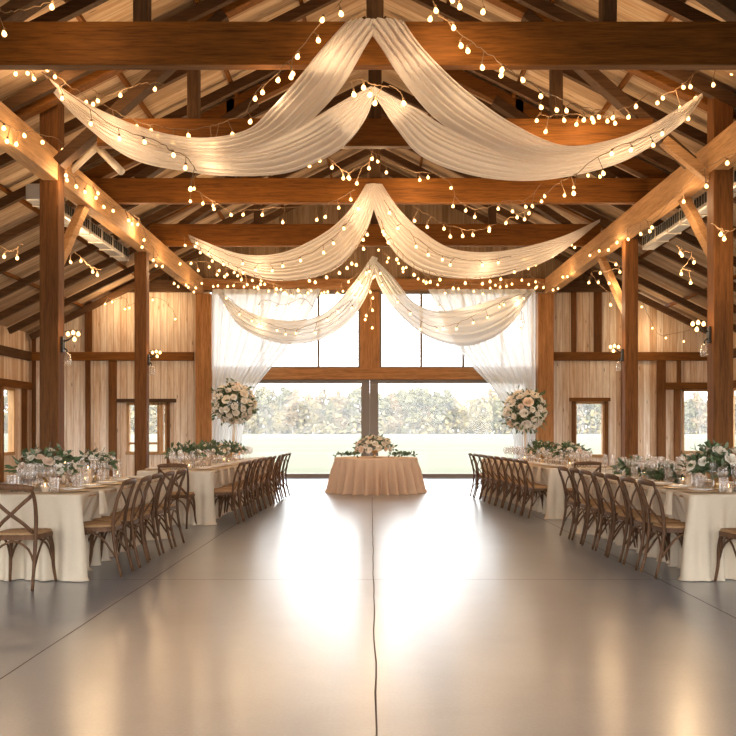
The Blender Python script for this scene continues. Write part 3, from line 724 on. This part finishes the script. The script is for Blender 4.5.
def leaf(b, p, d, L, W, r):
    d = d.normalized(); s = d.cross(Vector((r.uniform(-1, 1), r.uniform(-1, 1), r.uniform(-.2, 1)))).normalized(); u = s.cross(d)
    vs = []
    for t, w in ((0, .12), (.3, .9), (.6, 1), (.85, .55), (1, .04)):
        c = p+d*L*t-u*L*.25*t*t
        for k in (-1, 0, 1): vs.append(c+s*k*w*W/2+u*(abs(k)*.12*W))
    fs = []
    for i in range(4):
        for k in range(2): a = i*3+k; fs.append((a, a+1, a+4, a+3))
    b.add(vs, fs)
def flowers(name, label, p, shape, dims, nrose, rs, nleaf, seed, vase='bowl', group='flower arrangements', blush=.25, stand=0, sprawl=1.0):
    r = random.Random(seed); root = empty(name, label, 'flowers', p, r.uniform(0, .3), group)
    a, bb, h = dims
    z0 = stand
    if vase == 'bowl':
        MB().lathe([(.0, 0), (.055, 0), (.05, .015), (.02, .035), (.02, .08), (.08, .11), (.11, .16), (.105, .17), (.0, .165)], 20).obj('bowl', M['gold'], root, smooth=True); zc = .19
    elif vase == 'stand':
        MB().lathe([(0, 0), (.10, 0), (.10, .012), (.02, .03), (.016, .05), (.014, stand-.12), (.05, stand-.08), (.07, stand-.03), (.0, stand-.03)], 18).obj('stand', M['stem'], root, smooth=True); zc = stand
        for k in range(3):
            t = 2*PI*k/3; MB().tube([(.09*math.cos(t), .09*math.sin(t), .01), (.04*math.cos(t+.5), .04*math.sin(t+.5), stand*.5), (.09*math.cos(t+1), .09*math.sin(t+1), stand-.03)], .006, 6).obj('stand_rod', M['stem'], root, smooth=True)
    else: zc = .05
    def surf(full):
        t = r.uniform(0, 2*PI); zz = r.uniform(-1 if full else -.15, 1); q = math.sqrt(max(0, 1-zz*zz))
        return Vector((q*math.cos(t), q*math.sin(t), zz))
    full = shape == 'ball'
    f1, f2 = MB(), MB()
    for i in range(nleaf):
        n = surf(full); k = r.uniform(.4, .95) if r.random() < (.86 if full else .7) else r.uniform(.95, 1.2)
        q = Vector((n.x*a*k, n.y*bb*k, zc+n.z*h*k))
        d = Vector((n.x/a, n.y/bb, n.z/h*.8)).normalized()*.8+Vector((r.uniform(-.7, .7), r.uniform(-.7, .7), r.uniform(-.5, .6)))
        leaf(f1 if r.random() < .68 else f2, q, d, r.uniform(.05, .10)*sprawl, r.uniform(.024, .042)*sprawl, r)
    st = f1
    for i in range(max(6, nleaf//22)):
        n = surf(full); st.tube([(0, 0, zc*.9), (n.x*a*.5, n.y*bb*.5, zc+n.z*h*.5), (n.x*a*1.05, n.y*bb*1.05, zc+n.z*h*1.05)], .003, 4)
    f1.obj('foliage', M['leaf'], root, smooth=True); f2.obj('sage_foliage', M['leaf2'], root, smooth=True)
    pts = []; tries = 0
    while len(pts) < nrose and tries < 4000:
        tries += 1; n = surf(full); rr = rs*r.uniform(.65, 1.15)
        q = Vector((n.x*a, n.y*bb, zc+n.z*h)) if full else Vector((n.x*a*1.08, n.y*bb*1.08, zc+n.z*h*1.12))
        if all((q-o).length > (rr+ro)*.82 for o, ro in pts):
            pts.append((q, rr)); nn = Vector((n.x/a, n.y/bb, n.z/h)).normalized()
            o = link('rose', ROSES[2] if r.random() < blush else ROSES[r.choice((0, 1, 3))], root, q)
            o.rotation_mode = 'QUATERNION'; o.rotation_quaternion = Vector((0, 0, 1)).rotation_difference((nn+Vector((r.uniform(-.25, .25), r.uniform(-.25, .25), .15))).normalized())
            o.scale = (rr,)*3
    return root

# ------------------------------------------------------------------ banquet tables
def rrect(t, L, Wd, rd):
    """point and normal on a rounded rectangle centred at the origin, L along y, Wd along x; t in 0..1 by length"""
    sx, sy = Wd/2-rd, L/2-rd; seg = [2*sy, PI*rd/2, 2*sx, PI*rd/2]*2; tot = sum(seg); d = (t % 1)*tot
    starts = [(Wd/2, -sy, 0, 1), None, (sx, L/2, -1, 0), None, (-Wd/2, sy, 0, -1), None, (-sx, -L/2, 1, 0), None]
    cor = {1: (sx, sy, 0), 3: (-sx, sy, PI/2), 5: (-sx, -sy, PI), 7: (sx, -sy, 3*PI/2)}
    for i, s in enumerate(seg):
        if d <= s or i == 7:
            if i in cor:
                cx, cy, a0 = cor[i]; a = a0+d/rd
                return Vector((cx+rd*math.cos(a), cy+rd*math.sin(a), 0)), Vector((math.cos(a), math.sin(a), 0)), 1.0, tot
            x, y, dx, dy = starts[i]
            return Vector((x+dx*d, y+dy*d, 0)), Vector((dy, -dx, 0)), max(0, 1-min(d, s-d)/.22), tot
        d -= s
def cloth_mesh(L, Wd, H, seed, fold=.085, flare=.015, corner=.045, inset=0.0, per=.16):
    N = int(2*(L+Wd)/.022); vs = []; fs = []
    prof = [(0, 0), (.3, 0), (.7, 0)]
    rows = []
    for k in (.0, .4, .8, .97): rows.append(('top', k))
    for z in (1.0, .985, .955, .88, .78, .66, .52, .38, .25, .13, .05, .0): rows.append(('sk', z))
    for ty, k in rows:
        for i in range(N):
            p, nrm, cor, tot = rrect(i/N, L, Wd, .05)
            if ty == 'top':
                vs.append((p.x*k, p.y*k if k > 0 else 0, H)); continue
            drop = 1-k; s = i/N*tot
            a = fold*min(1, drop*1.6)*(1-.55*cor)
            ph = 2*PI*s/per+1.6*noise.noise(Vector((s*1.3, seed, 0)))*2
            f = math.sin(ph)*(.55+.45*noise.noise(Vector((s*.8, seed+5, 1))))+.4*math.sin(ph*.47+seed)
            off = a*f+flare*drop-inset*min(1, drop*2)*(1-cor)*(1 if abs(nrm.x) > .7 else .2)+corner*cor*drop**.8
            if k > .99: off = -.004
            q = p+nrm*off
            if k == 0: q += nrm*(.02+.02*noise.noise(Vector((s*3, seed, 7))))
            vs.append((q.x, q.y, max(.006, H*k)))
    R = len(rows)
    for j in range(R-1):
        for i in range(N): fs.append((j*N+i, (j+1)*N+i, (j+1)*N+(i+1) % N, j*N+(i+1) % N))
    return MB().add(vs, fs)
H = .765
def banquet(tag_, side, corner, ang, L, Wd, nch, ch0, dch, seed, glasses, hx=.40, off=-.045, blooms=()):
    """corner: near aisle corner; side -1 = left of the aisle. Local frame: x away from aisle, y towards the back wall"""
    a = ang; ey = Vector((math.sin(a), math.cos(a), 0)); ex = Vector((math.cos(a), -math.sin(a), 0))*side
    cn = Vector((corner[0], corner[1], 0))
    def W(x, y, z=0): return cn+ex*x+ey*y+Vector((0, 0, z))
    mid = W(Wd/2, L/2); rz = -a
    t = empty('banquet_table', f'wooden banquet table hidden under the cloth of the {tag_} table', 'table', mid, rz, 'banquet tables')
    MB().box((0, 0, H-.025), (Wd-.03, L-.03, .03)).obj('tabletop', M['plate_y'], t)
    for sx in (-1, 1):
        for sy in (-1, 1): MB().box((sx*(Wd/2-.25), sy*(L/2-.25), (H-.04)/2), (.06, .06, H-.04)).obj('leg', M['plate_z'], t)
    o = cloth_mesh(L, Wd, H, seed, inset=.2).obj('tablecloth', M['linen'], None, mid, rz, True)
    tag(o, f'long cream linen cloth covering the {tag_} banquet table to the floor', 'tablecloth', 'cream tablecloths')
    fx = math.atan2(-ex.x, ex.y)        # local +y of the chair points to +ex
    for i in range(nch):
        p = W(off+rng.uniform(-.015, .015), ch0+dch*i)
        chair(p.x, p.y, fx+rng.uniform(-.05, .05), f'{ORD[i+1]} cross-back chair from the near end, aisle side of {tag_} table', f'aisle chairs of the {tag_} table')
    p = W(hx, -.25)
    hd = 'with its back to the viewer at the near end of the'
    chair(p.x, p.y, -a, f'cross-back chair at the near end of the {tag_} table, back to viewer', 'head chairs')
    # place settings along both sides
    r = random.Random(seed*3+1); g1, g2, g3, g4 = (f'{n} on the {tag_} table' for n in ('wine glasses', 'champagne flutes', 'water tumblers', 'place settings'))
    nn = nch; taken = []
    for sd, nm in ((0, 'aisle'), (1, 'wall')):
        for i in range(nn):
            yc = ch0+dch*i; x = .2 if sd == 0 else Wd-.2; sg = 1 if sd == 0 else -1
            p = W(x, yc, H+.002)
            put('charger_plate', PLATE, p, f'tan charger plate at the {ORD[i+1]} {nm}-side seat from the near end, {tag_} table', 'plate', g4)
            put('dinner_plate', SMALL, p+Vector((0, 0, .019)), f'white plate at the {ORD[i+1]} {nm}-side seat from the near end, {tag_} table', 'plate', g4)
            if sd == 0:
                bn = MB(); wn = .17; q0 = r.uniform(0, 9)
                def nf(u, v, q0=q0):
                    s = v*.33; xx = .10-s; z = .0; yy = (u-.5)*wn*(1-.25*math.sin(PI*v))
                    over = .018*math.sin(u*PI*4+q0)*(.3+v)
                    if xx < -.012: z = xx+.012; xx = -.028-.035*min(1, -z*3)-over
                    return ex*xx+ey*yy+Vector((0, 0, z+.004+(.004*math.sin(u*PI*5+q0) if z == 0 else 0)))
                bn.grid(nf, 14, 18)
                tag(bn.obj('napkin', M['napkin'], None, W(0, yc+.17, H+.001), 0, True), f'beige napkin hanging by the {ORD[i+1]} aisle seat from the near end, {tag_} table', 'napkin', f'napkins on the {tag_} table')
            gx = x+sg*.2
            for me, nme, gg, lb, dx, dy in ((WINE, 'wine_glass', g1, 'clear stemmed wine glass among the settings on the', .07, .13), (WINE, 'wine_glass', g1, 'clear stemmed wine glass among the settings on the', .0, .06), (FLUTE, 'champagne_flute', g2, 'tall slim champagne flute among the settings on the', .055, -.03), (FLUTE, 'champagne_flute', g2, 'tall slim champagne flute among the settings on the', .13, .02), (WATER, 'water_tumbler', g3, 'short clear water tumbler among the settings on the', -.03, -.09))[:glasses]:
                for k_ in range(200):
                    w_ = .012+.0022*k_
                    px_, py_ = gx+sg*dx+r.uniform(-w_, w_), yc+dy+r.uniform(-w_, w_)*1.4
                    if not (.09 < px_ < Wd-.09 and .08 < py_ < L-.08): continue
                    if any((px_-a_)**2+(py_-b_)**2 < .094**2 for a_, b_ in taken): continue
                    if any((px_-xx_)**2+(py_-(ch0+dch*j_))**2 < .213**2 for xx_ in (.2, Wd-.2) for j_ in range(nn)): continue
                    if any(((px_-a_)/ra_)**2+((py_-b_)/rb_)**2 < 1 for a_, b_, ra_, rb_ in blooms): continue
                    break
                else: continue
                taken.append((px_, py_)); p = W(px_, py_, H+.001)
                put(nme, me, p, f'{lb} {tag_} table', 'glass', gg, r.uniform(0, 3)).scale = (1.12,)*3
    return W
def votive(W, x, y, lb, s=1.0):
    r = empty('votive_candle', lb, 'candle', W(x, y, H+.001), 0, 'votive candles')
    MB().lathe([(0, .003), (.03*s, .003), (.035*s, .01), (.038*s, .075*s)], 14).obj('glass_cup', M['glass'], r, smooth=True)
    wx = MB().lathe([(0, .006), (.026*s, .006), (.026*s, .05*s), (0, .05*s)], 12).obj('wax', M['wax'], r)
    MB().lathe([(0, .052*s), (.006*s, .06*s), (.0045*s, .07*s), (0, .085*s)], 8).obj('flame', M['flame'], wx, smooth=True)
def pillar(W, x, y, h, lb):
    r = empty('pillar_candle', lb, 'candle', W(x, y, H+.001), 0, 'pillar candles')
    MB().lathe([(0, 0), (.05, 0), (.05, .008), (0, .01)], 16).obj('candle_dish', M['gold'], r, smooth=True)
    wx = MB().lathe([(0, .008), (.034, .008), (.034, h), (.02, h-.004), (0, h-.006)], 16).obj('wax', M['wax'], r)
    MB().lathe([(0, h), (.006, h+.01), (.0045, h+.022), (0, h+.036)], 8).obj('flame', M['flame'], wx, smooth=True)

RA = math.radians
W1 = banquet('near left', -1, (-2.62, 7.98), RA(.6), 3.15, 1.08, 5, .38, .53, 11, 5, blooms=((.62, .85, .27, .22), (.6, 2.3, .2, .18), (.46, 1.62, .11, .11), (.75, 1.75, .11, .11), (.42, .3, .09, .09), (.45, 1.5, .09, .09), (.48, 2.75, .09, .09)))
W2 = banquet('far left', -1, (-2.30, 12.7), RA(1.8), 6.0, 1.08, 11, .32, .535, 23, 4, .42, -.085, ((.6, .9, .24, .22), (.55, 2.3, .26, .24), (.5, 3.8, .26, .26), (.7, 5.35, .17, .17), (.42, .4, .09, .09), (.45, 3.1, .09, .09)))
W3 = banquet('near right', 1, (2.81, 7.98), RA(-2.6), 3.7, 1.1, 7, .30, .495, 37, 5, .40, -.02, ((.55, .75, .27, .24), (.55, 2.0, .17, .36), (.55, 3.1, .2, .34), (.42, .2, .09, .09), (.45, 1.35, .09, .09), (.48, 2.6, .09, .09), (.46, 1.22, .11, .11)))
W4 = banquet('far right', 1, (2.64, 13.55), RA(-5.0), 4.9, 1.08, 10, .32, .475, 51, 4, .40, -.02, ((.6, 1.0, .27, .26), (.55, 2.4, .26, .28), (.72, 4.3, .17, .17), (.42, .4, .09, .09), (.45, 3.3, .09, .09)))
A = 'dome'
flowers('flower_centerpiece', 'low bouquet of white roses and dark greenery nearest the viewer on the near left table', W1(.62, .85, H), A, (.27, .22, .17), 20, .06, 300, 1)
flowers('flower_centerpiece', 'smaller low bouquet of roses toward the far end of the near left table', W1(.6, 2.3, H), A, (.2, .18, .12), 18, .048, 150, 2)
flowers('flower_centerpiece', 'low leafy bouquet at the near end of the far left table', W2(.6, .9, H), A, (.24, .22, .15), 11, .052, 240, 3)
flowers('flower_centerpiece', 'low leafy bouquet, second from the near end of the far left table', W2(.55, 2.3, H), A, (.26, .24, .16), 12, .055, 240, 4)
flowers('flower_centerpiece', 'low leafy bouquet, third from the near end of the far left table', W2(.53, 3.8, H), A, (.26, .26, .15), 12, .055, 240, 5)
flowers('flower_centerpiece', 'large bouquet of cream roses and dark greenery nearest the viewer on the near right table', W3(.55, .75, H), A, (.29, .24, .2), 17, .07, 380, 6)
flowers('flower_centerpiece', 'leafy garland with few roses in the middle of the near right table', W3(.55, 2.0, H), A, (.17, .38, .1), 8, .05, 280, 7, vase='none', sprawl=1.1)
flowers('flower_centerpiece', 'leafy garland with few roses at the far end of the near right table', W3(.55, 3.1, H), A, (.2, .36, .12), 9, .05, 300, 8, vase='none', sprawl=1.1)
flowers('flower_centerpiece', 'low bouquet with many roses at the near end of the far right table', W4(.6, 1.0, H), A, (.27, .26, .15), 18, .055, 240, 9)
flowers('flower_centerpiece', 'low bouquet with roses in the middle of the far right table', W4(.55, 2.4, H), A, (.26, .28, .16), 18, .055, 240, 10)
flowers('tall_flower_stand', 'tall ball of white roses on a stand, on the far left table', W2(.70, 5.35, H), 'ball', (.42, .42, .40), 62, .105, 760, 21, 'stand', 'tall flower balls', .08, 1.12, 1.2)
flowers('tall_flower_stand', 'tall ball of white roses on a stand, on the far right table', W4(.72, 4.3, H), 'ball', (.41, .41, .40), 60, .105, 760, 22, 'stand', 'tall flower balls', .08, .97, 1.2)
for W, nm, ys2 in ((W1, 'near left', (.3, 1.5, 2.75)), (W3, 'near right', (.2, 1.35, 2.6)), (W2, 'far left', (.4, 3.1)), (W4, 'far right', (.4, 3.3))):
    for i, y in enumerate(ys2): votive(W, .42+.03*i, y, f'votive candle in a glass cup on the {nm} table, {ORD[i+1]} from the near end')
pillar(W1, .46, 1.62, .16, 'cream pillar candle behind the front bouquet on the near left table')
pillar(W3, .46, 1.22, .16, 'cream pillar candle beside the front bouquet on the near right table')
pillar(W1, .75, 1.75, .2, 'taller cream pillar candle by the wall side of the near left table')

# sweetheart table
def round_cloth(R, H, nf, seed):
    N = 220; vs = []; fs = []; rows = [('t', 0), ('t', .5), ('t', .97)]+[('s', k) for k in (1, .975, .92, .8, .65, .5, .35, .2, .08, .0)]
    for ty, k in rows:
        for i in range(N):
            a = 2*PI*i/N
            if ty == 't': r, z = R*k, H
            else:
                d = 1-k; f = math.sin(nf*a+1.2*math.sin(2*a+seed)+.6*math.sin(5*a))
                r = R+.07*d+(.02+.12*d)*min(1, d*3)*(abs(f)**.8*math.copysign(1, f))+(.025 if k == 0 else 0); z = max(.006, H*k)
            vs.append((r*math.cos(a), r*math.sin(a), z))
    for j in range(len(rows)-1):
        for i in range(N): fs.append((j*N+i, (j+1)*N+i, (j+1)*N+(i+1) % N, j*N+(i+1) % N))
    return MB().add(vs, fs)
TC = Vector((.02, 19.6, 0))
t = empty('round_table', 'round wooden table hidden under the peach cloth', 'table', TC)
MB().lathe([(0, .715), (.85, .715), (.85, .745), (0, .745)], 40).obj('tabletop', M['plate_y'], t); MB().lathe([(.3, 0), (.3, .03), (.06, .06), (.06, .715)], 16).obj('pedestal', M['plate_z'], t)
tag(round_cloth(.90, .755, 27, 3).obj('tablecloth', M['peach_linen'], None, TC, 0, True), 'pleated peach linen cloth on the round table before the glass doors', 'tablecloth')
flowers('flower_centerpiece', 'wide bouquet of cream and blush roses on the round peach table', TC+Vector((-.03, 0, .757)), A, (.38, .28, .24), 34, .085, 380, 31, 'bowl', blush=.3)
for s, nm in ((-1, 'left'), (1, 'right')):
    flowers('greenery_sprig', f'flat sprig of greenery lying {nm} of the bouquet on the round table', TC+Vector((s*.57, -.28, .765)), A, (.26, .1, .025), 2, .03, 110, 40+s, 'none', 'greenery sprigs')

# ------------------------------------------------------------------ outside
g = MB().box((0, 700, -.35), (2600, 1700, .3)).obj('field', M['grass']); struct(g, 'pale meadow outside the barn', 'field')
def tree_mesh(seed, kind):
    r = random.Random(seed); b = MB(); h = r.uniform(17, 22)
    b.cur = 0; b.tube([(0, 0, 0), (r.uniform(-.3, .3), 0, h*.4), (r.uniform(-.6, .6), 0, h*.85)], [.35, .25, .08], 5)
    for i in range(7):
        z = h*r.uniform(.2, .7); a = r.uniform(0, 2*PI); b.tube([(0, 0, z), (math.cos(a)*2.2, math.sin(a)*2.2, z+2.5)], [.12, .04], 4)
    b.cur = 1
    nl = 1000 if kind != 'o' else 850
    cl_ = [(r.uniform(-2.6, 2.6), r.uniform(-2.6, 2.6), h*r.uniform(.12, .95), r.uniform(1.3, 2.4)) for _ in range(22)]
    for i in range(nl):
        cx, cy, cz, cr = r.choice(cl_)
        n = Vector((r.gauss(0, 1), r.gauss(0, 1), r.gauss(0, 1))).normalized()
        p = Vector((cx, cy, cz))+n*cr*r.uniform(.5, 1)
        s = Vector((r.gauss(0, 1), r.gauss(0, 1), r.gauss(0, 1))).normalized(); q = n.cross(s).normalized(); w = r.uniform(.5, .9)
        b.add([p-s*w, p+q*w*.8, p+s*w, p-q*w*.8], [(0, 1, 2, 3)])
    return b.mesh('tree', [M['trunk'], M['crown_'+kind]])
TM = [(tree_mesh(100+i, k_), k_) for i, k_ in enumerate('yogyogyy')]
KL = {'y': 'pale yellow-green tree in the wood across the field', 'o': 'thin rusty tree in the wood across the field', 'g': 'soft green tree in the wood across the field'}
r = random.Random(5)
for row, y in enumerate((445, 453, 462)):
    n = 66
    for i in range(n):
        x = -205+430*(i+r.uniform(-.3, .3)+.33*row)/n
        me, k_ = r.choice(TM)
        o = tag(link('tree', me, None, (x, y+r.uniform(-3, 3), -.2), r.uniform(0, 6)), KL[k_], 'tree', 'wood across the field')
        q = r.uniform(.85, 1.1); o.scale = (q*1.15, q*1.15, q)
ub = MB(); r = random.Random(8)
for i in range(13000):
    p = Vector((r.uniform(-215, 235), r.uniform(441, 470), abs(r.gauss(0, 5.5)))); s = Vector((r.gauss(0, 1), r.gauss(0, 1), r.gauss(0, 1))).normalized(); q = s.orthogonal().normalized(); w = r.uniform(.6, 1.3)
    ub.add([p-s*w, p+q*w, p+s*w, p-q*w], [(0, 1, 2, 3)])
tag(ub.obj('undergrowth', M['crown_y']), 'tangled undergrowth along the foot of the wood', 'undergrowth', None, 'stuff')

hz = NT('spring_haze'); vs_ = hz.n('ShaderNodeVolumeScatter'); vs_.inputs['Density'].default_value = .00032; vs_.inputs['Color'].default_value = (1, .97, .92, 1); hz.l(vs_.outputs[0], hz.out.inputs['Volume'])
o = MB().box((0, 250, 16), (900, 370, 36)).obj('outside_haze', hz.m); tag(o, 'thin bright haze over the meadow', 'haze', None, 'stuff')
# ------------------------------------------------------------------ light and camera
w = bpy.data.worlds.new('sky'); scene.world = w; w.use_nodes = True; nt = w.node_tree; nt.nodes.clear()
ow = nt.nodes.new('ShaderNodeOutputWorld'); bg = nt.nodes.new('ShaderNodeBackground'); tc = nt.nodes.new('ShaderNodeTexCoord'); sp = nt.nodes.new('ShaderNodeSeparateXYZ')
cr = nt.nodes.new('ShaderNodeValToRGB'); cr.color_ramp.elements[0].position = 0; cr.color_ramp.elements[0].color = (1.0, .985, .965, 1); cr.color_ramp.elements[1].position = .6; cr.color_ramp.elements[1].color = (.86, .93, 1, 1)
nt.links.new(tc.outputs['Generated'], sp.inputs[0]); nt.links.new(sp.outputs['Z'], cr.inputs[0]); nt.links.new(cr.outputs[0], bg.inputs[0]); nt.links.new(bg.outputs[0], ow.inputs[0])
sy = nt.nodes.new('ShaderNodeMapRange'); sy.inputs['From Min'].default_value = -1; sy.inputs['From Max'].default_value = 1; sy.inputs['To Min'].default_value = 7.0; sy.inputs['To Max'].default_value = 4.4
nt.links.new(sp.outputs['Y'], sy.inputs['Value']); nt.links.new(sy.outputs[0], bg.inputs[1])

cam = bpy.data.cameras.new('camera'); co = link('camera', cam, None, (0, 0, CH)); co.rotation_euler = (PI/2, 0, 0)
cam.sensor_width = 36; cam.lens = 36*F/736; cam.shift_x = (368-CX)/736; cam.shift_y = (CY-368)/736; cam.clip_end = 3000; cam.clip_start = .05
scene.camera = co
scene.view_settings.view_transform = 'Standard'; scene.view_settings.look = 'None'; scene.view_settings.gamma = 1; scene.view_settings.use_curve_mapping = False
scene.view_settings.exposure = 0.5
cy = scene.cycles
cy.max_bounces = 8; cy.diffuse_bounces = 4; cy.glossy_bounces = 4; cy.transmission_bounces = 4; cy.transparent_max_bounces = 24
cy.caustics_reflective = False; cy.caustics_refractive = False; cy.sample_clamp_indirect = 4; cy.use_denoising = True
